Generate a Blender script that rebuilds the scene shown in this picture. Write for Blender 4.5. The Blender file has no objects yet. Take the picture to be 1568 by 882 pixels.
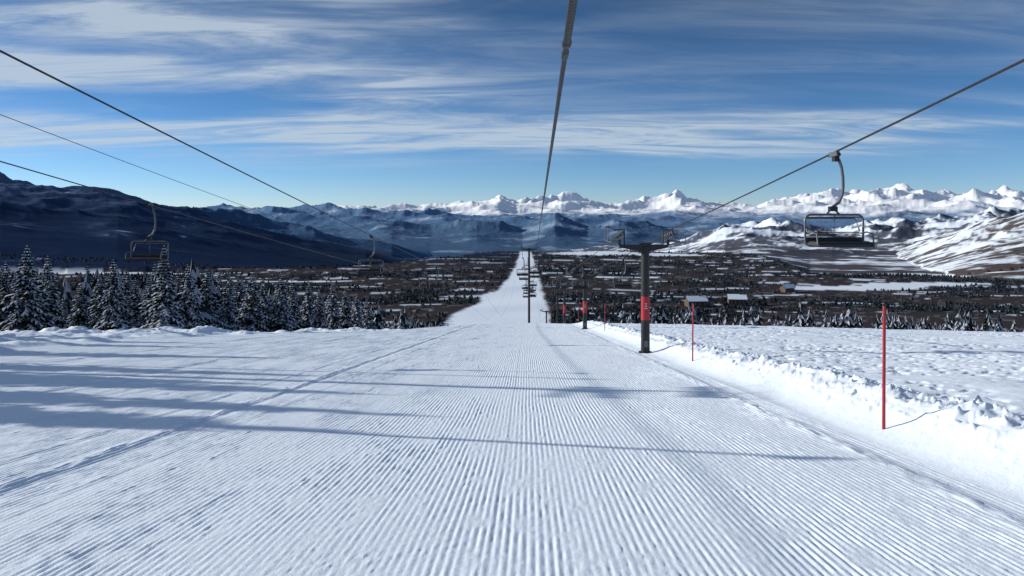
import bpy, math, random
import numpy as np
random.seed(7); rng=np.random.default_rng(7)
F=1100.0; CX=784.0; HZ=325.0      # lens focal (px), used to derive bearings of the far skyline survey
def B(px): return (np.asarray(px,float)-CX)/F          # bearing tangent
def E(py): return (HZ-np.asarray(py,float))/F          # elevation tangent
SL=0.13; CH=2.1; YAW=0.02
# ---------------- noise ----------------
def _h(ix,iy,seed):
    n=(ix.astype(np.int64)*374761393+iy.astype(np.int64)*668265263+seed*1442695041)&0xffffffff
    n=((n^(n>>13))*1274126177)&0xffffffff
    n=n^(n>>16)
    return n
_ga=np.linspace(0,2*np.pi,257)[:256]; _gx=np.cos(_ga); _gy=np.sin(_ga)
def perlin(x,y,seed=0):
    x=np.asarray(x,float); y=np.asarray(y,float)
    xi=np.floor(x); yi=np.floor(y); xf=x-xi; yf=y-yi
    xi=xi.astype(np.int64); yi=yi.astype(np.int64)
    u=xf*xf*xf*(xf*(xf*6-15)+10); v=yf*yf*yf*(yf*(yf*6-15)+10)
    def g(dx,dy):
        k=(_h(xi+dx,yi+dy,seed)&255)
        return _gx[k]*(xf-dx)+_gy[k]*(yf-dy)
    a=g(0,0); b=g(1,0); c=g(0,1); d=g(1,1)
    return ((a+(b-a)*u)*(1-v)+(c+(d-c)*u)*v)*1.5
def fbm(x,y,o=4,seed=0,gain=.5):
    s=0;a=1;t=0
    for i in range(o):
        s=s+a*perlin(x*2**i+i*7.3,y*2**i-i*3.1,seed+i); t+=a; a*=gain
    return s/t
def ridged(x,y,o=5,seed=0):
    s=0;a=1;t=0;w=1
    for i in range(o):
        n=1-np.abs(perlin(x*2**i+i*5.3,y*2**i+i*2.7,seed+i))*1.6
        n=np.clip(n,0,1)**2
        s=s+a*n*w; t+=a; w=np.clip(n*1.6,0,1); a*=.5
    return s/t
def ss(a,b,x):
    t=np.clip((x-a)/(b-a),0,1); return t*t*(3-2*t)
# ---------------- terrain ----------------
RIDGES=[ # D0, front, back, px list, py list, noise wavelength, amp, profile power
 (38000,17000,5000,[300,480,530,560,600,650,690,720,765,790,840,860,900,940,985,1035,1080,1130,1160,1200,1260,1300,1345,1390,1430,1490,1530,1568,1750],
   [322,318,311,315,309,306,309,301,293,303,303,294,301,305,301,291,303,306,306,292,288,281,276,282,285,277,288,290,282],4300,.46,1.25),
 (17000,7000,5000,[-200,100,180,300,400,480,600,700,800,900,1000,1150,1300,1600],
   [310,308,310,316,311,312,316,321,327,328,331,335,339,339],2600,.42,1.25),
 (10500,3500,3500,[-200,300,450,520,600,660,730,800,850,900,960,1040,1100,1200,1600],
   [350,345,352,350,336,343,332,346,326,343,334,346,343,350,350],1500,.38,1.25),
 (5600,4600,2500,[700,850,950,1050,1110,1180,1280,1400,1470,1568,1800],
   [430,400,384,366,344,336,339,336,324,310,278],850,.34,.95),
 (2700,1900,1200,[1150,1300,1380,1430,1500,1568,1700,1900],[440,420,385,364,338,318,292,272],420,.26,.95),
 (5200,2600,3000,[-600,-200,180,300,400,500,600,700],[300,300,308,314,330,354,376,430],900,.26,1.1),
 (3000,2300,2000,[-700,-300,0,60,100,180,250,350,450,560,700],[220,245,258,271,278,290,310,334,360,386,440],760,.20,.95),
]
PATCH=((119,1060,70,45),(225,1040,60,30),(285,585,60,16),(340,600,60,12),(-150,930,140,14),(-430,720,170,10),(95,690,50,8),(-200,640,80,6))
def strip(x,D):
    l=np.interp(D,[60,95,412,470,540,560,600,776,1100,1350],[-26,-22,-36,-22,-21,-9,-7,4,13,16])
    r=np.interp(D,[60,95,412,489,600,776,1100,1350],[7,8,21,22,23,26,28,20])
    return l,r
def height(x,y,label=False):
    x=np.asarray(x,float); y=np.asarray(y,float)
    r=np.hypot(x,y); D=np.maximum(y,.5*r); u=x/np.maximum(D,.5); lat=x-YAW*D
    dc=np.interp(u,B([0,300,600,700,800,900,1100,1568]),[49,55,66,84,96,89,75,54])
    s=D-dc; soft=.5*(s+np.sqrt(s*s+36))
    near=-CH-SL*D-.07*soft
    plat=-61+4.0*fbm(x/260,y/120,3,11)
    k=14.; hh=np.clip(.5+.5*(near-plat)/k,0,1)
    z=plat*(1-hh)+near*hh+k*hh*(1-hh)
    Eg=np.interp(u,B([0,500,640,760,860,1150,1240,1568]),[760,790,900,1120,1120,1080,700,640])
    t=np.clip((D-Eg)/(6500-Eg),0,1)**.85
    z=z-340*t + 25*t*fbm(x/900,y/900,4,21)
    lab=np.full(z.shape,-1); pr=np.zeros(z.shape)
    far=D>600
    for i,(D0,Wf,Wb,px,py,wl,amp,pw) in enumerate(RIDGES):
        m=far
        xs=x[m];ys=y[m];Ds=D[m];us=u[m];zb=z[m]
        Hs=E(np.interp(us,B(px),py))*D0
        warp=fbm(xs/(wl*2.2),ys/(wl*2.2),3,40+i)*Wf*.22
        q=Ds+warp-D0
        prof=np.where(q<0,np.clip(1+q/Wf,0,1)**pw,1-ss(0,Wb,q))*ss(600,900,Ds)
        rg=ridged(xs/wl,ys/wl,6,60+i*9)
        up=np.maximum(Hs-zb,0)
        nz=zb+up*prof*(1-amp+amp*1.45*rg)
        better=(up*prof>3)&(nz>zb)
        zz=np.where(better,nz,zb); z[m]=zz
        L=lab[m]; L[better]=i; lab[m]=L
        P=pr[m]; P[better]=prof[better]; pr[m]=P
    # near snow relief
    nr=D<160
    if nr.any():
        X=x[nr];Y=y[nr];LT=lat[nr];DD=D[nr];Z=z[nr]
        wob=.3*fbm(X*0+3.1,Y/7,3,5)
        lt=LT+wob
        fade=1-ss(70,110,DD)
        bank=.38*ss(5.3,7.0,lt)
        lump=np.clip(fbm(X/.9,Y/1.5,4,71)+.2,0,1)
        ridge=np.exp(-((lt-7.05)/.65)**2)*(.04+.28*lump)
        chunks=np.exp(-((lt-7.2)/.8)**2)*.24*np.clip(fbm(X/.22,Y/.26,3,75)-.08,0,1)
        fld=ss(7.0,8.7,lt)
        field=fld*(-.12+.05*fbm(X/1.6,Y/1.6,4,81)+.16*fbm(X/9,Y/7,3,85)-.20*np.clip(fbm(X/.4,Y/.45,2,88)-.08,0,1)*ss(-.3,.15,fbm(X/5,Y/5,2,90)))
        # left bank
        lb=ss(-24.2,-26.5,LT)
        left=lb*(.12+.35*np.clip(fbm(X/2.2,Y/2.2,4,91)+.2,0,1))
        # ploughed crest heaps left of the run
        ang=np.exp(-((DD-(dc[nr]+1))/3.5)**2)*ss(-9,-16,LT)
        heaps=ang*(.25+.8*np.clip(fbm(X/2.6,Y/1.6,4,95),0,1))
        Z=Z+fade*(bank+ridge+chunks+field)+left+heaps
        ins=ss(-24.6,-23.6,LT)*(1-ss(5.0,5.3,LT))*(1-ss(97,101,DD))
        Z=Z-.13*ins
        z[nr]=Z
    if label: return z,lab,pr,D,u,lat
    return z
def h1(x,y): return float(height(np.array([x]),np.array([y]))[0])
# ---------------- materials ----------------
def nodes(m):
    m.use_nodes=True; nt=m.node_tree; nt.nodes.clear(); return nt
def mk_principled(name,col,rough=.6,metal=0,var=.15,scale=8,bump=0,bscale=40):
    m=bpy.data.materials.new(name); nt=nodes(m); N=nt.nodes; L=nt.links
    o=N.new('ShaderNodeOutputMaterial'); p=N.new('ShaderNodeBsdfPrincipled'); L.new(p.outputs[0],o.inputs[0])
    g=N.new('ShaderNodeNewGeometry'); n=N.new('ShaderNodeTexNoise'); n.inputs['Scale'].default_value=scale; n.inputs['Detail'].default_value=5
    L.new(g.outputs['Position'],n.inputs['Vector'])
    mx=N.new('ShaderNodeMix'); mx.data_type='RGBA'
    mx.inputs[6].default_value=(*[c*(1-var) for c in col],1); mx.inputs[7].default_value=(*[min(1,c*(1+var)) for c in col],1)
    L.new(n.outputs[0],mx.inputs[0]); L.new(mx.outputs[2],p.inputs['Base Color'])
    p.inputs['Roughness'].default_value=rough; p.inputs['Metallic'].default_value=metal
    if bump:
        b=N.new('ShaderNodeBump'); b.inputs['Strength'].default_value=bump; b.inputs['Distance'].default_value=.01
        n2=N.new('ShaderNodeTexNoise'); n2.inputs['Scale'].default_value=bscale; n2.inputs['Detail'].default_value=6
        L.new(g.outputs['Position'],n2.inputs['Vector']); L.new(n2.outputs[0],b.inputs['Height']); L.new(b.outputs[0],p.inputs['Normal'])
    return m
def mk_vcol(name,rough=.7,bumps=((3.,.03),(25.,.006)),nvar=0.0,nscale=.01,spec=.05):
    m=bpy.data.materials.new(name); nt=nodes(m); N=nt.nodes; L=nt.links
    o=N.new('ShaderNodeOutputMaterial'); p=N.new('ShaderNodeBsdfPrincipled'); L.new(p.outputs[0],o.inputs[0])
    a=N.new('ShaderNodeAttribute'); a.attribute_name='Col'; L.new(a.outputs['Color'],p.inputs['Base Color'])
    p.inputs['Roughness'].default_value=rough; p.inputs['Specular IOR Level'].default_value=spec
    g=N.new('ShaderNodeNewGeometry'); prev=None
    for sc,dist in bumps:
        n=N.new('ShaderNodeTexNoise'); n.inputs['Scale'].default_value=sc; n.inputs['Detail'].default_value=4
        L.new(g.outputs['Position'],n.inputs['Vector'])
        b=N.new('ShaderNodeBump'); b.inputs['Strength'].default_value=1; b.inputs['Distance'].default_value=dist
        L.new(n.outputs[0],b.inputs['Height'])
        if prev: L.new(prev.outputs[0],b.inputs['Normal'])
        prev=b
    if prev: L.new(prev.outputs[0],p.inputs['Normal'])
    return m
M_ground=mk_vcol('terrain_snow_and_forest',1.,bumps=((3.,.02),(25.,.005)),spec=0.)
M_piste=mk_vcol('groomed_snow',.7,bumps=((9.,.010),(60.,.004)),spec=.15)
M_tree=mk_vcol('spruce_foliage_with_snow',.9,bumps=(),spec=.1)
M_black=mk_principled('dark_painted_steel',(.016,.017,.019),.45,.3,.3,6,.2)
M_cable=mk_principled('steel_cable',(.03,.03,.033),.5,.6,.4,30,.6,300)
M_grey=mk_principled('galvanised_steel',(.11,.115,.125),.5,.4,.3,15)
M_red=mk_principled('red_paint',(.36,.012,.02),.5,0,.3,12)
M_white=mk_principled('white_paint',(.75,.75,.75),.5,0,.1,10)
M_wood=mk_principled('weathered_wood',(.09,.06,.04),.8,0,.4,3)
M_snowcap=mk_principled('snow_cover',(.78,.83,.88),.7,0,.05,5,.4,6)
M_seat=mk_principled('black_seat_plastic',(.012,.012,.014),.55,0,.3,20)
# ---------------- mesh helpers ----------------
def grid_mesh(name,X,Y,Z,col,mat,closed=False):
    nr,nc=X.shape
    me=bpy.data.meshes.new(name)
    co=np.stack([X,Y,Z],-1).reshape(-1,3).astype(np.float32)
    i=np.arange(nr-1)[:,None]*nc; 
    if closed:
        j=np.arange(nc)[None,:]; j2=(j+1)%nc
    else:
        j=np.arange(nc-1)[None,:]; j2=j+1
    q=np.stack([i+j,i+j2,i+nc+j2,i+nc+j],-1).reshape(-1,4).astype(np.int32)
    me.vertices.add(len(co)); me.vertices.foreach_set('co',co.ravel())
    me.loops.add(q.size); me.loops.foreach_set('vertex_index',q.ravel())
    me.polygons.add(len(q)); me.polygons.foreach_set('loop_start',np.arange(0,q.size,4,dtype=np.int32))
    try: me.polygons.foreach_set('loop_total',np.full(len(q),4,np.int32))
    except Exception: pass
    me.polygons.foreach_set('use_smooth',np.ones(len(q),bool))
    me.update(calc_edges=True)
    a=me.attributes.new('Col','FLOAT_COLOR','POINT')
    c=np.ones((len(co),4),np.float32); c[:,:3]=col.reshape(-1,3); a.data.foreach_set('color',c.ravel())
    me.materials.append(mat)
    ob=bpy.data.objects.new(name,me); bpy.context.collection.objects.link(ob); return ob
def tri_mesh(name,V,T,C,mat):
    me=bpy.data.meshes.new(name)
    me.vertices.add(len(V)); me.vertices.foreach_set('co',V.astype(np.float32).ravel())
    me.loops.add(T.size); me.loops.foreach_set('vertex_index',T.astype(np.int32).ravel())
    me.polygons.add(len(T)); me.polygons.foreach_set('loop_start',np.arange(0,T.size,3,dtype=np.int32))
    try: me.polygons.foreach_set('loop_total',np.full(len(T),3,np.int32))
    except Exception: pass
    me.update(calc_edges=True)
    a=me.attributes.new('Col','FLOAT_COLOR','POINT')
    c=np.ones((len(V),4),np.float32); c[:,:3]=C; a.data.foreach_set('color',c.ravel())
    me.materials.append(mat); return me
class MB:
    def __init__(s): s.v=[];s.f=[];s.m=[];s.mats=[]
    def mi(s,m):
        if m not in s.mats: s.mats.append(m)
        return s.mats.index(m)
    def tube(s,pts,rad,mat,n=8,cap=True):
        mi=s.mi(mat); P=[np.array(p,float) for p in pts]
        R=rad if hasattr(rad,'__len__') else [rad]*len(P)
        b=len(s.v); up=np.array([0,0,1.]); prev=None
        for k,p in enumerate(P):
            t=(P[min(k+1,len(P)-1)]-P[max(k-1,0)]); t=t/(np.linalg.norm(t)+1e-9)
            if prev is None:
                a=np.cross(t,up); 
                if np.linalg.norm(a)<.05: a=np.cross(t,[0,1.,0])
            else: a=prev-t*np.dot(prev,t)
            a=a/np.linalg.norm(a); prev=a; c=np.cross(t,a)
            for i in range(n):
                an=2*math.pi*i/n; s.v.append(tuple(p+R[k]*(math.cos(an)*a+math.sin(an)*c)))
        for k in range(len(P)-1):
            for i in range(n):
                s.f.append((b+k*n+i,b+k*n+(i+1)%n,b+(k+1)*n+(i+1)%n,b+(k+1)*n+i)); s.m.append(mi)
        if cap:
            s.f.append(tuple(b+i for i in range(n))[::-1]); s.m.append(mi)
            s.f.append(tuple(b+(len(P)-1)*n+i for i in range(n))); s.m.append(mi)
    def box(s,c,d,mat,top=None,bev=.0):
        mi=s.mi(mat); b=len(s.v); x,y,z=c; a,e,h=d[0]/2,d[1]/2,d[2]/2
        t=top or (1,1)
        for zz,(fx,fy) in ((-h,(1,1)),(h,t)):
            for sx,sy in ((-1,-1),(1,-1),(1,1),(-1,1)): s.v.append((x+sx*a*fx,y+sy*e*fy,z+zz))
        for f in ((3,2,1,0),(4,5,6,7),(0,1,5,4),(1,2,6,5),(2,3,7,6),(3,0,4,7)):
            s.f.append(tuple(b+i for i in f)); s.m.append(mi)
    def poly(s,pts,mat):
        mi=s.mi(mat); b=len(s.v); s.v+= [tuple(p) for p in pts]; s.f.append(tuple(range(b,b+len(pts)))); s.m.append(mi)
    def mesh(s,name,bevel=0):
        me=bpy.data.meshes.new(name); me.from_pydata(s.v,[],s.f)
        for m in s.mats: me.materials.append(m)
        me.polygons.foreach_set('material_index',s.m); me.update(); return me
    def obj(s,name,loc=(0,0,0),rz=0):
        me=s.mesh(name); ob=bpy.data.objects.new(name,me); ob.location=loc; ob.rotation_euler=(0,0,rz)
        bpy.context.collection.objects.link(ob); return ob
# ---------------- terrain mesh ----------------
ang=np.concatenate([np.radians(np.linspace(-43,43,1150)),np.radians(np.linspace(43,317,110))[1:-1]])
def lg(a,b,n): return np.exp(np.linspace(math.log(a),math.log(b),n))
rr=np.concatenate([[.3],lg(1.2,5,40),lg(5,70,470)[1:],lg(70,1500,250)[1:],lg(1500,60000,440)[1:]])
A,R=np.meshgrid(ang,rr); X=R*np.sin(A); Y=R*np.cos(A)
sh=X.shape
Z,lab,pr,D,u,lat=height(X.ravel(),Y.ravel(),True)
Zg=Z.reshape(sh)
P=np.stack([X,Y,Zg],-1)
dA=np.roll(P,-1,1)-np.roll(P,1,1); dR=np.gradient(P,axis=0)
Nn=np.cross(dA,dR); Nn/=np.linalg.norm(Nn,axis=-1,keepdims=True)+1e-9; Nn*=np.sign(Nn[...,2:3]+1e-9)
nz=Nn[...,2].ravel(); nx=Nn[...,0].ravel()
x=X.ravel(); y=Y.ravel()
snow=np.array([.80,.865,.93])
col=np.tile(snow,(x.size,1))
def mixc(c,tgt,f): f=np.clip(f,0,1)[:,None]; return c*(1-f)+np.array(tgt)*f
# plateau forest floor
l,r_=strip(x,D)
edge=fbm(x/14,y/14,3,120)*6
inst=ss(-3,1,x-l+edge*.5)*ss(-3,1,r_-x+edge*.3)
ff=ss(120,170,D)*(1-inst)
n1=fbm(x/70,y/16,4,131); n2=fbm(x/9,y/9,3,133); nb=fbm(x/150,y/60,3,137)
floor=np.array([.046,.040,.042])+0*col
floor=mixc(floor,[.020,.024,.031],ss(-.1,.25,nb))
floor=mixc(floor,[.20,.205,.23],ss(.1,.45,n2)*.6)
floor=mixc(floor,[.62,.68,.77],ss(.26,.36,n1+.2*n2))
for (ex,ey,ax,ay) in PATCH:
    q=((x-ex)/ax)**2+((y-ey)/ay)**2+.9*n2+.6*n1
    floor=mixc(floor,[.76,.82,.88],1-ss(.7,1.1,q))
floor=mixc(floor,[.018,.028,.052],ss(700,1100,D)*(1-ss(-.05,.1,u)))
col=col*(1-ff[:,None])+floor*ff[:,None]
# deep valley
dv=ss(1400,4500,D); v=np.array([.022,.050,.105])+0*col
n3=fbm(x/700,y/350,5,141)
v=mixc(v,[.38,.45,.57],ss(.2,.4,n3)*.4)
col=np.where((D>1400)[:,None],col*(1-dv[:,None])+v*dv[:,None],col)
zz=Zg.ravel()
for i,R_ in enumerate(RIDGES):
    m=lab==i
    if not m.any(): continue
    xs,ys,zs,p_,nzz,nxx=x[m],y[m],zz[m],pr[m],nz[m],nx[m]
    wl=R_[5]
    nA=fbm(xs/wl*2,ys/wl*2,5,200+i); nB=fbm(xs/wl*9,ys/wl*9,4,230+i)
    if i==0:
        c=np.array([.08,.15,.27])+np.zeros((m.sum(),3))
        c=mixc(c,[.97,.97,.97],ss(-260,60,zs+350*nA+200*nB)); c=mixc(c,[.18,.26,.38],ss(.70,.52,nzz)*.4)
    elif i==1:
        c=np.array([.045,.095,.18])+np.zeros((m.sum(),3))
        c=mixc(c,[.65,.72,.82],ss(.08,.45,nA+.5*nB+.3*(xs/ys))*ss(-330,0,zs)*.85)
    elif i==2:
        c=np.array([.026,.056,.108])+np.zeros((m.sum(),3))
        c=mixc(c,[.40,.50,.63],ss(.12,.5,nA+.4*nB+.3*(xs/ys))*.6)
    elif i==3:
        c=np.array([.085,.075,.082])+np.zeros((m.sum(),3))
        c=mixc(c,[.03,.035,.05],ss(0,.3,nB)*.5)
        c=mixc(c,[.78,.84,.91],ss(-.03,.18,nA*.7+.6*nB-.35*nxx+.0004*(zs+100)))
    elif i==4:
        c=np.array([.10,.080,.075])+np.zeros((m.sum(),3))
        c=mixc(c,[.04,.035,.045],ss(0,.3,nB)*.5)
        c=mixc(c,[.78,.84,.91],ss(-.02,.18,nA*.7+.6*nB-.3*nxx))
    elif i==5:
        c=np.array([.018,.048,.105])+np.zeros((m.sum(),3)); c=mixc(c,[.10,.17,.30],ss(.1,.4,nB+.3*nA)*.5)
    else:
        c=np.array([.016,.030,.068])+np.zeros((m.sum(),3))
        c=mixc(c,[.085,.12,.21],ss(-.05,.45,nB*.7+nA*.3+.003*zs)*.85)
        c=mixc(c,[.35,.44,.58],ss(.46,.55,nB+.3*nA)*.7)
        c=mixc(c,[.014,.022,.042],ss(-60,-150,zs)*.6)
    f=ss(.0,.03,p_)[:,None]
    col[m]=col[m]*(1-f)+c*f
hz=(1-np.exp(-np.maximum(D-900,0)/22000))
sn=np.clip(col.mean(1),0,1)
col=mixc(col,[.22,.38,.59],hz*.78*(1-.85*sn))  # blue distance haze mixed into the surface colour, less on snow
col*= (1+.03*fbm(x/3,y/3,3,300))[:,None]
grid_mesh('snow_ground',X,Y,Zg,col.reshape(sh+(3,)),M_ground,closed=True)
# ---------------- groomed piste ----------------
def piste():
    lt=np.arange(-24.3,5.42,.0143); yy=np.exp(np.linspace(math.log(1.6),math.log(101),400))
    LT,YY=np.meshgrid(lt,yy); XX=LT+YAW*YY
    u=XX/YY; dc=np.interp(u,B([0,300,600,700,800,900,1100,1568]),[49,55,66,84,96,89,75,54])
    s=YY-dc; soft=.5*(s+np.sqrt(s*s+36)); base=-CH-SL*YY-.07*soft
    Dm=np.maximum(YY,.5*np.hypot(XX,YY)); base=base+SL*(YY-Dm)
    wob=.06*perlin(YY/9,LT*0+1,3)+.025*perlin(YY/2.2,LT/3,4)
    seams=np.array([-18.,-12.1,-6.05,-.35,4.75])
    idx=np.searchsorted(seams,LT+wob)
    ph=np.array([0,.4,1.9,3.1,3.6,.9])[idx]
    w=2*np.pi*(LT+wob*.6)/.075+ph+.6*perlin(LT/.5,YY/2.0,6)
    wave=np.sin(w)+.3*np.sin(2*w+.6)
    brk=ss(.02,.38,fbm(LT/.30,YY/.9,3,15))
    amp=.0046*(.85+.7*perlin(LT/.9,YY/4,12))*(1-.8*brk)*np.clip(1+.9*perlin(LT/.10,YY/.22,17),.1,1.7)
    z=base+amp*wave
    for sx,wd,hgt in ((-18,.25,.03),(-12.1,.25,.022),(-6.05,.12,.035),(-.35,.05,.003),(4.75,.16,.035),(-7.1,.1,.014),(-5.2,.08,.008)):
        q=(LT+wob-sx)
        z+=hgt*np.exp(-(q/wd)**2)*(.5+1.2*fbm(LT/.2,YY/.5,3,19))-hgt*.5*np.exp(-((q-wd*1.7)/(wd*.8))**2)
    z+=.010*fbm(LT/2.5,YY/3,3,22)+.02*perlin(LT/9+.5,YY/12,23)+.006*(.3+brk)*fbm(LT/.07,YY/.10,2,26)
    cl=np.clip(fbm(LT/.06,YY/.07,3,27)-.22,0,1)*ss(-.05,.35,fbm(LT/.7,YY/1.6,3,29))
    z+=.035*cl
    edge=np.minimum(ss(-24.3,-23.9,LT),1-ss(5.25,5.42,LT)); z-=(1-edge)*.12
    c=np.tile(snow,(LT.size,1)).reshape(LT.shape+(3,))*(1+.03*fbm(LT/1.2,YY/4,3,31))[...,None]
    grid_mesh('ski_piste',XX,YY,z,c,M_piste)
piste()
# ---------------- trees ----------------
def spruce_hi(seed,H=8.0):
    r=random.Random(seed); V=[];T=[];C=[]
    def tri(a,b,c,col):
        n=len(V); V.extend([a,b,c]); T.append((n,n+1,n+2)); C.extend([col]*3)
    # trunk
    ns=7
    for k in range(6):
        z0=H*k/6;z1=H*(k+1)/6; r0=.13*(1-k/6)+.01; r1=.13*(1-(k+1)/6)+.01
        for i in range(ns):
            a=2*math.pi*i/ns;b=2*math.pi*(i+1)/ns
            p=[(r0*math.cos(a),r0*math.sin(a),z0),(r0*math.cos(b),r0*math.sin(b),z0),(r1*math.cos(b),r1*math.sin(b),z1),(r1*math.cos(a),r1*math.sin(a),z1)]
            tri(p[0],p[1],p[2],(.03,.022,.018)); tri(p[0],p[2],p[3],(.03,.022,.018))
    lev=30; width=r.uniform(.20,.26)
    for k in range(lev):
        t=k/(lev-1); z=H*(.07+.92*t)
        Rr=H*width*(1-t)**.8*r.uniform(.75,1.1)+.05
        nb=max(4,int(10-5*t)); a0=r.uniform(0,6.28)
        for i in range(nb):
            if r.random()<.10: continue
            a=a0+2*math.pi*i/nb+r.uniform(-.3,.3); Ln=Rr*r.uniform(.6,1.15)
            dr=r.uniform(.25,.6)*(1-t*.7); ca,sa=math.cos(a),math.sin(a)
            nseg=max(2,int(Ln/.3)); hassnow=r.random()<.92
            for s in range(nseg):
                f0=s/nseg; f1=(s+1)/nseg
                def pt(f,side,lift=0,drop=0):
                    rad=Ln*f; zz=z+.10*Ln*f-dr*Ln*f*f+lift-drop
                    return (ca*rad-sa*side,sa*rad+ca*side,zz)
                wdt=Ln*.34*(1-f0*.65)*r.uniform(.7,1.2)+.05
                g=r.uniform(.6,1.4); gc=(.016*g,.023*g,.022*g)
                for sd in (-1,1):
                    tri(pt(f0,0),pt(min(1.05,f1+.08),sd*wdt,0,.10*r.random()+.05),pt(f1,0),gc)
                    tri(pt(f0,0),pt(f0+.1,sd*wdt*.8,0,.22*r.random()+.1),pt(f1,0,0,.05),gc)
                    if hassnow and r.random()<.9:
                        sc=r.uniform(.55,.85)
                        tri(pt(f0,0,.06),pt(min(1.03,f1+.06),sd*wdt*.9,.02,.09),pt(f1,0,.05),(sc*.93,sc*.97,sc*1.04))
    return tri_mesh('spruce_tree',np.array(V),np.array(T),np.array(C),M_tree)
hi=[spruce_hi(s) for s in (1,2,3,4,5)]
def put_tree(x,y,h,name='spruce_tree'):
    ob=bpy.data.objects.new(name,random.choice(hi)); s=h/8.0; w=random.uniform(.95,1.3)
    ob.location=(x,y,h1(x,y)-.15); ob.scale=(s*w,s*w,s); ob.rotation_euler=(random.uniform(-.03,.03),random.uniform(-.03,.03),random.uniform(0,6.28))
    bpy.context.collection.objects.link(ob)
# visible big ones at the left
for px,yy,h in ((38,56,8.3),(12,60,7.2),(70,60,7.6),(-30,58,7.5),(95,66,5.0),(120,64,6.0),(172,62,7.4),(150,66,6.5),(205,70,7.2),(250,64,8.2),(228,68,6.6),(290,70,7.6),(272,74,8.2),(320,74,7.6),(350,76,7.8),(305,80,8),(384,80,8.4),(405,84,7.8),(432,84,8.8),(365,88,8.4),(450,92,8.2),(472,95,8.4),(488,92,7.6),(510,100,8.6),(528,104,7.8),(546,108,8.6),(562,116,8.2),(-60,62,8),(425,94,8),(135,74,8),(190,80,8.5),(55,70,8),(0,72,9),(240,82,9),(335,86,9)):
    put_tree(float(B(px))*yy,yy,h*random.uniform(.82,1.0))
# off-frame stand to the left that throws the long shadows over the run
for x_,y_,h in ((-24,20,8.6),(-22.5,17.0,7.0),(-25,23.5,8.5),(-29,28,9.0),(-33,35,9.0),(-38,43,9),(-30,26,9),(-40,47,9),(-24.5,14.5,6.4),(-26,18.5,9)):
    put_tree(x_,y_,h)
def spruce_lo(levels,pts,seed):
    r=random.Random(seed); V=[];T=[];S=[]
    for k in range(levels):
        t=k/levels; z0=.06+.9*t; R0=.23*(1-t)**.85+.012; z1=z0+1.9/levels*(1-.3*t)
        z1=min(z1,1.0); a0=r.uniform(0,6)
        rim=[]
        for i in range(pts):
            a=a0+2*math.pi*i/pts; q=R0*(1.15 if i%2 else .6)*r.uniform(.75,1.2)
            rim.append((q*math.cos(a),q*math.sin(a),z0-(.03 if i%2 else 0)+r.uniform(-.02,.02)))
        for i in range(pts):
            n=len(V); V+= [rim[i],rim[(i+1)%pts],(0,0,z1)]; T.append((n,n+1,n+2)); S.append(1 if r.random()<.4 else 0)
    return np.array(V),np.array(T),np.array(S)
def forest(name,xs,ys,hs,tints,levels,pts,snowamt,wscale=1.):
    var=[spruce_lo(levels,pts,s) for s in range(5)]
    zs=height(xs,ys)
    VV=[];TT=[];CC=[];off=0; pick=rng.integers(0,5,len(xs)); rot=rng.uniform(0,6.28,len(xs))
    for k in range(5):
        m=np.where(pick==k)[0]
        if len(m)==0: continue
        V,T,S=var[k]; c=np.cos(rot[m])[:,None]; s=np.sin(rot[m])[:,None]; h=hs[m][:,None]; w=h*wscale
        vx=(V[:,0][None]*c-V[:,1][None]*s)*w+xs[m][:,None]; vy=(V[:,0][None]*s+V[:,1][None]*c)*w+ys[m][:,None]; vz=V[:,2][None]*h+zs[m][:,None]-.2
        VV.append(np.stack([vx,vy,vz],-1).reshape(-1,3))
        TT.append((T[None]+(np.arange(len(m))*len(V))[:,None,None]).reshape(-1,3)+off); off+=len(m)*len(V)
        sv=np.repeat(S,3)[None,:,None]*np.ones((len(m),1,1)); 
        jit=rng.uniform(.7,1.3,(len(m),len(T),1)).repeat(3,axis=1)
        cc=tints[m][:,None,:]*jit*(1-sv*snowamt)+np.array([.5,.54,.62])*sv*snowamt
        CC.append(cc.reshape(-1,3))
    me=tri_mesh(name,np.concatenate(VV),np.concatenate(TT),np.concatenate(CC),M_tree)
    ob=bpy.data.objects.new(name,me); bpy.context.collection.objects.link(ob)
# mid forest flanking the run
n=9000; yy=rng.uniform(66,330,n); uu=rng.uniform(-.95,.95,n); xx=uu*yy*1.0; lt=xx-YAW*yy
eL=np.interp(yy,[60,85,105,140,180,220,330],[-33,-30,-28,-27,-26,-24,-34])
dcr=np.interp(uu,B([0,300,600,700,800,900,1100,1568]),[49,55,66,84,96,89,75,54])
keep=((lt<eL)&(yy>70))|((lt>np.interp(yy,[90,330],[13,22]))&(yy>dcr+32))
dens=fbm(xx/25,yy/25,2,401)
keep&=(rng.random(n)<np.where(xx>0,.24,.45)+dens)
xx,yy=xx[keep],yy[keep]; m=len(xx)
hs=rng.uniform(4.5,8.5,m); hs=np.where((xx>0),hs*.66,hs*.95)
g=rng.uniform(.6,1.4,(m,1)); forest('spruce_forest',xx,yy,hs,np.array([[.013,.018,.019]])*g,9,10,.65)
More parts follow.
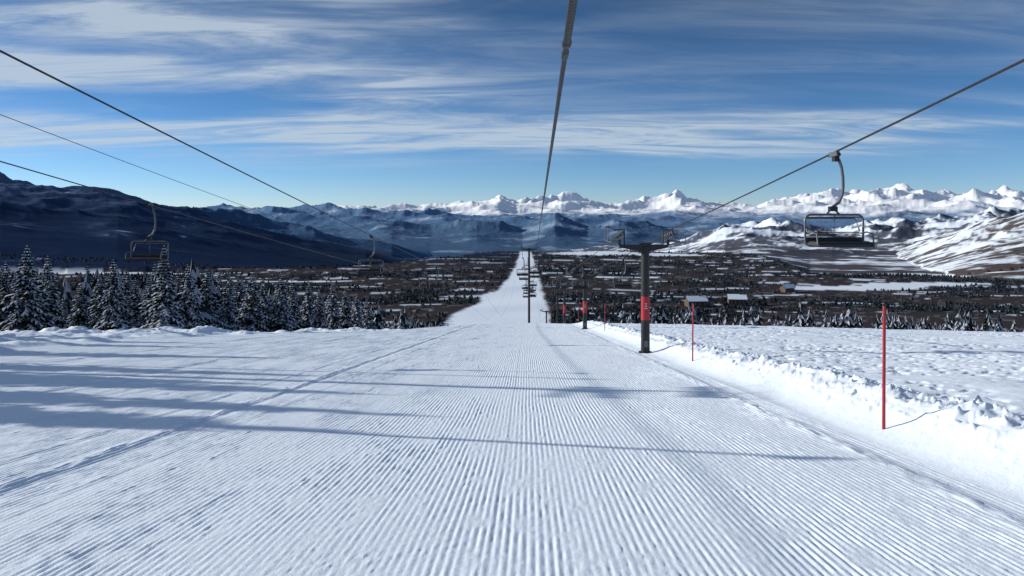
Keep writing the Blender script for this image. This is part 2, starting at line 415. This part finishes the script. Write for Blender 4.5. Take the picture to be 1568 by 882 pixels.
# broad valley woodland
n=56000; yy=330*(1180/330)**rng.random(n); uu=rng.uniform(-.85,.85,n); xx=uu*yy
l,r_=strip(xx,yy); keep=((xx<l-2)|(xx>r_+2))
dn=fbm(xx/70,yy/16,4,131); nbb=fbm(xx/150,yy/60,3,137)
keep&=(dn<.27)&(rng.random(n)<.24+1.2*nbb)
Eg=np.interp(uu,B([0,500,640,760,860,1150,1240,1568]),[760,790,900,1120,1120,1080,700,640])
keep&=(yy<Eg+60)
for (ex,ey,ax,ay) in PATCH:
    keep&=((xx-ex)/ax)**2+((yy-ey)/ay)**2>1
xx,yy=xx[keep],yy[keep]; m=len(xx)
br=ss(.1,-.1,fbm(xx/150,yy/60,3,137))[:,None]
t=np.array([[.012,.018,.021]])*(1-br)+np.array([[.040,.034,.036]])*br
t=t+np.array([.005,.010,.018])*((yy-330)/850)[:,None]  # haze painted into the tree tint, bluer further out
t=t*rng.uniform(.8,1.3,(m,1)); forest('valley_woodland',xx,yy,rng.uniform(1.2,3.4,m),t,4,6,.06,2.2)
# ---------------- cables ----------------
def cable(anchors,rad,sag=.006,name='lift_cable',mat=None,extra=None):
    mb=MB(); pts=[]
    for a,b in zip(anchors[:-1],anchors[1:]):
        a=np.array(a,float); b=np.array(b,float); Ls=np.linalg.norm(b-a); nn=max(3,int(Ls/4))
        nn=min(nn,30)
        for k in range(nn):
            t=k/nn; p=a+(b-a)*t; p[2]-=4*t*(1-t)*Ls*sag; pts.append(p)
    pts.append(np.array(anchors[-1],float))
    mb.tube(pts,rad,mat or M_cable,8)
    if extra: extra(mb)
    return mb.obj(name)
def line(lat,hgt,ys): return [(lat+YAW*y_,y_,hgt-SL*y_) for y_ in ys]
GR=lambda lat,y_:h1(lat+YAW*y_,y_)
def tail(lat,base,ys): return [(lat+YAW*y_,y_,GR(lat,y_)+base) for y_ in ys]
cable(line(6.3,3.33,[-26,32,65,100])+tail(6.3,8,[190,320])+tail(6.3,8,[520,760]),.020,.004)
cable(line(4.15,3.33,[32,65,100])+tail(4.15,8,[190,320]),.016,.006)
cable(line(-9,4.4,[-30,9.0])+line(-9,4.4,[130])+tail(-9,10,[260,420,700]),.021,.0035)
cable(line(-14,3.92,[-30,13])+line(-14,3.92,[130])+tail(-14,9,[260,420,700]),.018,.0035)
cable(line(-20,7.3,[-20,24.5])+line(-20,7.6,[130])+tail(-20,10,[300]),.015,.004)
# heavy overhead rope with its wrapped splice
cx=lambda y_:.68+.031*(y_-8); cz=lambda y_:2.36-.07*(y_-8)
def sleeve(mb):
    ys=np.arange(2.0,9.5,.05)
    mb.tube([(cx(v),v,cz(v)-.0) for v in ys],[.046+.007*((i%2)) for i in range(len(ys))],M_black,12)
    mb.tube([(cx(v),v,cz(v)) for v in (9.45,9.5,9.62,9.68)],[.05,.066,.066,.045],M_black,12)
    mb.tube([(cx(v),v,cz(v)) for v in (9.9,9.95,10.2,10.3)],[.036,.052,.05,.036],M_black,12)
cable([(cx(-14),-14,cz(-14)),(cx(8),8,cz(8)),(cx(120),120,cz(120))],.037,.0008,extra=sleeve)
CL=[(cx(120),120,cz(120)),(6,200,-15),(9,320,-33),(13,520,-49),(19,800,-50),(22,1100,-52)]
cable(CL,.04,.004)
CL2=[(a-2.6,b,c) for a,b,c in CL]; cable(CL2,.04,.004)
# ---------------- chairs ----------------
def chair_mesh():
    mb=MB()
    # grip
    mb.box((0,0,.02),(.07,.30,.09),M_grey); mb.tube([(0,-.2,0),(0,.2,0)],.035,M_black,8)
    mb.box((.03,0,-.07),(.10,.12,.12),M_black)
    arm=[(.02,0,-.05),(.10,0,-.10),(.155,0,-.25),(.185,0,-.45),(.19,0,-.65),(.17,0,-.82),(.10,0,-.97),(.0,0,-1.04),(-.06,0,-1.08)]
    mb.tube(arm,[.032,.032,.03,.03,.03,.03,.03,.03,.03],M_grey,10)
    mb.box((-.03,0,-1.10),(.16,.10,.10),M_black)
    # yoke to frame
    mb.tube([(-.03,0,-1.08),(-.16,0,-1.20),(-.16,0,-1.23)],.02,M_grey,8); mb.tube([(-.03,0,-1.08),(.10,0,-1.20),(.10,0,-1.23)],.02,M_grey,8)
    # rounded rectangle bail
    w=.62; t=-1.22; b=-1.86; c=.12; pts=[]
    for cx_,cz_,a0 in ((w-c,t-c,90),(w-c,b+c,0),(-w+c,b+c,-90),(-w+c,t-c,-180)):
        for k in range(5):
            a=math.radians(a0-k*22.5); pts.append((cx_+c*math.cos(a),0,cz_+c*math.sin(a)))
    pts.append(pts[0]); mb.tube(pts,.022,M_grey,8)
    mb.tube([(-w+.04,0,t-.05),(w-.04,0,t-.05)],.014,M_black,6)
    # seat (towards camera side is -y) and side arms
    mb.box((0,-.24,-1.80),(1.16,.44,.07),M_seat,top=(.97,.93)); mb.box((0,.0,-1.73),(1.18,.05,.10),M_seat)
    for k in range(4): mb.box((0,.05+.0*k,-1.67+.06*k*.6-.02),(1.14,.018,.02),M_seat)
    mb.box((0,-.47,-1.83),(1.14,.03,.06),M_black)
    for s in (-1,1):
        mb.tube([(s*.58,.02,-1.60),(s*.58,-.20,-1.57),(s*.58,-.40,-1.60),(s*.58,-.44,-1.80)],.016,M_grey,8)
        mb.box((s*.52,-.1,-1.80),(.03,.5,.10),M_black)
    # folded safety bar + foot rest
    mb.tube([(-.56,.03,-1.55),(-.56,.20,-1.30),(.56,.20,-1.30),(.56,.03,-1.55)],.014,M_grey,8)
    mb.tube([(0,0,-1.24),(0,.02,-1.72)],.012,M_grey,6)
    return mb.mesh('chairlift_chair')
CM=chair_mesh()
def chair(x_,y_,z_,s=1.,rz=-.03):
    ob=bpy.data.objects.new('chairlift_chair',CM); ob.location=(x_,y_,z_-.02); ob.rotation_euler=(0,0,rz+random.uniform(-.05,.05)); ob.scale=(s,s,s)
    bpy.context.collection.objects.link(ob)
def onl(lat,h,y_,sag=0,s=1.,**k): chair(lat+YAW*y_,y_,h-SL*y_-sag,s,**k)
onl(6.3,3.33,14.7,.23,1.0,rz=.05)
def sagl(y0,y1,y_,sg): 
    t=(y_-y0)/(y1-y0); return 4*t*(1-t)*(y1-y0)*sg
for y_ in (26.7,93,122): onl(-14,3.92,y_,sagl(13,130,y_,.0035),1.1)
for y_ in (41.6,72,105): onl(-9,4.4,y_,sagl(9,130,y_,.0035),1.15)
onl(6.3,3.33,47,.26); onl(6.3,3.33,82,.26); onl(4.15,3.33,55,.15); onl(4.15,3.33,90,.15)
a=np.array(CL)
for y_ in (138,165,228,270,300,350,400,460,560,680):
    chair(float(np.interp(y_,a[:,1],a[:,0])),y_,float(np.interp(y_,a[:,1],a[:,2]))-.4,2.0 if y_<300 else 2.6)
for y_ in (150,185,250,330,380,430,500,620,740):
    chair(float(np.interp(y_,a[:,1],a[:,0]))-2.6,y_,float(np.interp(y_,a[:,1],a[:,2]))-.4,2.0 if y_<300 else 2.6)
# ---------------- towers ----------------
def tower(x_,y_,top,offs,red=True,rad=.2,cz_off=.6,name='chairlift_tower',zb=None,ww=1.):
    g=h1(x_,y_) if zb is None else zb; H=top-g+.4; mb=MB()
    mb.tube([(0,0,0),(0,0,.25),(0,0,H-.1)],[rad*1.05,rad,rad*.85],M_black,20)
    mb.tube([(0,0,.38),(0,0,.46)],rad*1.5,M_black,20)
    if red:
        a=.32*H; mb.tube([(0,0,H*.36),(0,0,H*.56)],[rad*.985,rad*.96],M_red,20)
        for k,zf in enumerate((.46,.48,.50)): mb.box((0,-rad*.98,H*zf),(.12-.02*k,.01,.03),M_white)
        mb.box((0,-rad*.99,H*.16),(.16,.012,.28),M_grey)
    # ladder
    lx=rad+.12
    for s in (-.13,.13): mb.tube([(s,lx,.8),(s,lx,H)],.012,M_grey,5)
    for k in range(int((H-.8)/.3)): mb.tube([(-.13,lx,.8+.3*k),(.13,lx,.8+.3*k)],.009,M_grey,5)
    lo=min(offs);hi_=max(offs)
    # tapered cross-arm
    for s,e in ((-1,lo),(1,hi_)):
        y1=.11; mi=M_black
        a=[(0,-y1,H-.34),(0,y1,H-.34),(0,y1,H),(0,-y1,H)]; b=[(e,-y1*.8,H-.13),(e,y1*.8,H-.13),(e,y1*.8,H),(e,-y1*.8,H)]
        for q in ((0,1),(1,2),(2,3),(3,0)): mb.poly([a[q[0]],a[q[1]],b[q[1]],b[q[0]]],mi)
        mb.poly(b,mi)
    mb.box((0,0,H+.04),(rad*2.4,.3,.08),M_black)
    for e in offs:
        sg=1 if e>0 else -1
        ht=H+cz_off-.34
        mb.box((e,0,H+cz_off*.35),(.10,.14,cz_off*.8),M_black)
        # sheave train beam + wheels (follows rope slope)
        for q in (-1,1): mb.tube([(e+q*.07,-1.1,ht+.06+SL*1.1),(e+q*.07,1.1,ht+.06-SL*1.1)],.035,M_black,6)
        for k in range(6):
            yk=-1.0+k*.4; zk=ht+.10-SL*yk
            mb.tube([(e-.045,yk,zk),(e+.045,yk,zk)],.15,M_grey,16); mb.tube([(e-.10,yk,zk),(e+.10,yk,zk)],.04,M_black,8)
        # catwalk with rail on the outside
        cxw=e+sg*.34
        mb.box((cxw,0,ht-.12),(.36*ww,2.5,.035),M_grey); 
        for yk in (-1.2,0,1.2): mb.tube([(cxw+sg*.17,yk,ht-.12),(cxw+sg*.17,yk,ht+.45)],.015,M_grey,5)
        mb.tube([(cxw+sg*.17,-1.2,ht+.45),(cxw+sg*.17,1.2,ht+.45)],.015,M_grey,5)
        mb.tube([(e,0,ht-.11),(cxw+sg*.17,0,ht-.11)],.03,M_black,6)
        # lifting frame
        mb.tube([(e-sg*.22,0,H),(e-sg*.22,0,H+cz_off+.05),(e+sg*.25,0,H+cz_off+.05)],.03,M_black,6)
    return mb.obj(name,(x_,y_,g-.4),-.02)
for y_ in (32,65,100):
    tower(5.3+YAW*y_,y_,2.72-SL*y_,(-1.15,1.0))
for y_ in (122,150,190):
    tower(5.3+YAW*y_,y_,GR(5.3,y_)+7.4,(-1.15,1.0),red=False)
tower(-22+YAW*24.5,24.5,6.8-SL*24.5,(-1,1.6),red=True)
tower(cx(120)-1.3,120,cz(120)-.6,(-1.3,1.3),red=False,rad=.2)
for y_,xx_,zz_ in ((200,4.7,-15.6),(320,7.7,-33.6),(520,11.7,-49.8),(800,17.7,-50.8)): tower(xx_,y_,zz_,(-1.3,1.3),red=False,rad=.26)
# unseen mast added at the left to throw thin shadows over the run
def mast(x_,y_,H):
    mb=MB(); mb.tube([(0,0,-.4),(0,0,.1),(0,0,H)],[.11,.10,.06],M_grey,14); mb.tube([(0,0,0),(0,0,.2)],.17,M_black,14)
    mb.tube([(-.35,0,H-.1),(.35,0,H-.1)],.03,M_grey,8)
    for s in (-1,1): mb.box((s*.27,-.05,H-.02),(.2,.12,.16),M_black); mb.box((s*.27,-.115,H-.02),(.16,.01,.12),M_white)
    mb.obj('shadow_mast',(x_,y_,h1(x_,y_)))
mast(-14.6,15.2,7.2); mast(-22.5,27.6,9.4)
# ---------------- red marker poles ----------------
def pole(lt,y_,h):
    x_=lt+YAW*y_; g=h1(x_,y_); mb=MB()
    mb.tube([(0,0,-.3),(0,0,.05),(0,0,h-.03),(.0,0,h)],[.026,.026,.024,.016],M_red,12)
    o=mb.obj('red_marker_pole',(x_,y_,g)); o.rotation_euler=(random.uniform(-.01,.01),.008,0)
pole(5.82,11.7,2.0); pole(5.9,25.5,2.05); pole(6.0,55,2.1); pole(6.1,84,2.1)
# ---------------- chalets ----------------
def hut(x_,y_,w,h,rz):
    g=h1(x_,y_); mb=MB(); d=w*.7
    mb.box((0,0,h*.32),(w,d,h*.64),M_wood)
    for s in (-1,1):
        mb.poly([(-w*.56,s*d*.62,h*.60),(w*.56,s*d*.62,h*.60),(w*.56,0,h),(-w*.56,0,h)],M_snowcap)
        mb.poly([(-w*.56,s*d*.62,h*.54),(w*.56,s*d*.62,h*.54),(w*.56,0,h*.94),(-w*.56,0,h*.94)],M_wood)
        mb.poly([(-w*.56,s*d*.62,h*.54),(w*.56,s*d*.62,h*.54),(w*.56,s*d*.62,h*.60),(-w*.56,s*d*.62,h*.60)],M_snowcap)
        mb.poly([(s*w*.5,-d*.5,h*.64),(s*w*.5,d*.5,h*.64),(s*w*.5,0,h*.93)],M_wood)
    for k in range(4):
        mb.box((-w*.36+k*w*.24,-d*.5-.03,h*.34),(w*.12,.08,h*.24),M_seat); mb.box((-w*.36+k*w*.24,-d*.5-.05,h*.34),(w*.012,.1,h*.26),M_white)
    mb.box((w*.2,0,h*.98),(w*.07,w*.07,h*.3),M_wood)
    mb.obj('wooden_chalet',(x_,y_,g),rz)
hut(float(B(1065))*465,465,12,7,.1); hut(float(B(1128))*475,475,11,7,-.15); hut(float(B(1205))*560,560,9,6,.4)
# ---------------- light ----------------
sd=np.array([-1,.28,math.tan(math.radians(18))*1.04]); sd/=np.linalg.norm(sd)
from mathutils import Vector
sl=bpy.data.lights.new('sun','SUN'); sl.energy=5.0; sl.angle=math.radians(.6); sl.color=(1,.965,.90)
so=bpy.data.objects.new('sun',sl); so.rotation_euler=Vector(sd).to_track_quat('Z','Y').to_euler(); bpy.context.collection.objects.link(so)
w=bpy.data.worlds.new('World'); bpy.context.scene.world=w; w.use_nodes=True; nt=w.node_tree; N=nt.nodes; L=nt.links; N.clear()
out=N.new('ShaderNodeOutputWorld'); bg=N.new('ShaderNodeBackground'); bg.inputs[1].default_value=.15; L.new(bg.outputs[0],out.inputs[0])
sky=N.new('ShaderNodeTexSky'); sky.sky_type='NISHITA'; sky.sun_disc=False; sky.sun_elevation=math.asin(sd[2]); sky.sun_rotation=math.atan2(sd[0],sd[1]); sky.altitude=2000; sky.air_density=1.0; sky.dust_density=.1; sky.ozone_density=4
tc=N.new('ShaderNodeTexCoord'); sep=N.new('ShaderNodeSeparateXYZ'); L.new(tc.outputs['Generated'],sep.inputs[0])
# clear dry mountain air: filter the sky, deepest overhead
tr=N.new('ShaderNodeValToRGB'); L.new(sep.outputs[2],tr.inputs[0]); el=tr.color_ramp.elements
el[0].position=0; el[0].color=(.62,.72,.92,1); el[1].position=.5; el[1].color=(.33,.50,.64,1)
for p_,c_ in ((.05,(.48,.62,.80)),(.13,(.35,.50,.64)),(.28,(.23,.35,.43))):
    e=el.new(p_); e.color=(*c_,1)
ml=N.new('ShaderNodeMix'); ml.data_type='RGBA'; ml.blend_type='MULTIPLY'; ml.inputs[0].default_value=1; L.new(sky.outputs[0],ml.inputs[6]); L.new(tr.outputs[0],ml.inputs[7])
def math_(op,a,b=None,clamp=False):
    n=N.new('ShaderNodeMath'); n.operation=op; n.use_clamp=clamp
    for i,v in enumerate((a,b)):
        if v is None: continue
        if isinstance(v,(int,float)): n.inputs[i].default_value=v
        else: L.new(v,n.inputs[i])
    return n.outputs[0]
def mrange(src,a,b,c=0.,d=1.):
    m=N.new('ShaderNodeMapRange'); m.interpolation_type='SMOOTHSTEP'; m.inputs['From Min'].default_value=a; m.inputs['From Max'].default_value=b
    m.inputs['To Min'].default_value=c; m.inputs['To Max'].default_value=d; L.new(src,m.inputs[0]); return m.outputs[0]
zc=math_('MAXIMUM',sep.outputs[2],0.0); den=math_('ADD',zc,.10)
px_=math_('DIVIDE',sep.outputs[0],den); py_=math_('DIVIDE',sep.outputs[1],den)
cmb=N.new('ShaderNodeCombineXYZ'); L.new(px_,cmb.inputs[0]); L.new(py_,cmb.inputs[1])
def layer(rot,scale,loc,lo,hi,dist,det=9,rough=.6):
    mp=N.new('ShaderNodeMapping'); mp.inputs['Rotation'].default_value=(0,0,math.radians(rot)); mp.inputs['Scale'].default_value=(*scale,1); mp.inputs['Location'].default_value=(*loc,0)
    L.new(cmb.outputs[0],mp.inputs[0]); n=N.new('ShaderNodeTexNoise'); n.inputs['Scale'].default_value=1; n.inputs['Detail'].default_value=det; n.inputs['Roughness'].default_value=rough; n.inputs['Distortion'].default_value=dist
    L.new(mp.outputs[0],n.inputs['Vector']); return mrange(n.outputs[0],lo,hi)
a=layer(30,(.45,1.3),(3.1,1.7),.30,.62,.6,6,.5); b=layer(38,(.8,3.0),(.3,5.2),.30,.72,1.3,11,.66)
streak=math_('MULTIPLY',a,math_('ADD',math_('MULTIPLY',b,.85),.15))
# denser in the west, and in a low band all along; clear towards the upper east
west=mrange(sep.outputs[0],.10,-.32,.18,1.)
band=math_('MULTIPLY',mrange(sep.outputs[2],.06,.085),mrange(sep.outputs[2],.16,.11))
band=math_('MULTIPLY',band,.9)
cov=math_('MAXIMUM',west,band)
cov=math_('MULTIPLY',cov,mrange(sep.outputs[2],.05,.09))
cl=math_('MULTIPLY',math_('MULTIPLY',streak,cov),1.8,True)
cl=math_('MULTIPLY',cl,.78)
mx=N.new('ShaderNodeMix'); mx.data_type='RGBA'; L.new(cl,mx.inputs[0]); L.new(ml.outputs[2],mx.inputs[6]); mx.inputs[7].default_value=(3.6,4.2,4.8,1)
L.new(mx.outputs[2],bg.inputs[0])
# ---------------- camera ----------------
cam=bpy.data.cameras.new('camera'); cam.sensor_width=36; cam.lens=36*F/1568; cam.shift_y=-(441-HZ)/1568; cam.clip_end=150000; cam.clip_start=.1
co=bpy.data.objects.new('camera',cam); co.location=(0,0,0); co.rotation_euler=(math.radians(90),0,0); bpy.context.collection.objects.link(co)
sc=bpy.context.scene; sc.camera=co; sc.view_settings.view_transform='Standard'; sc.view_settings.look='None'; sc.view_settings.exposure=0
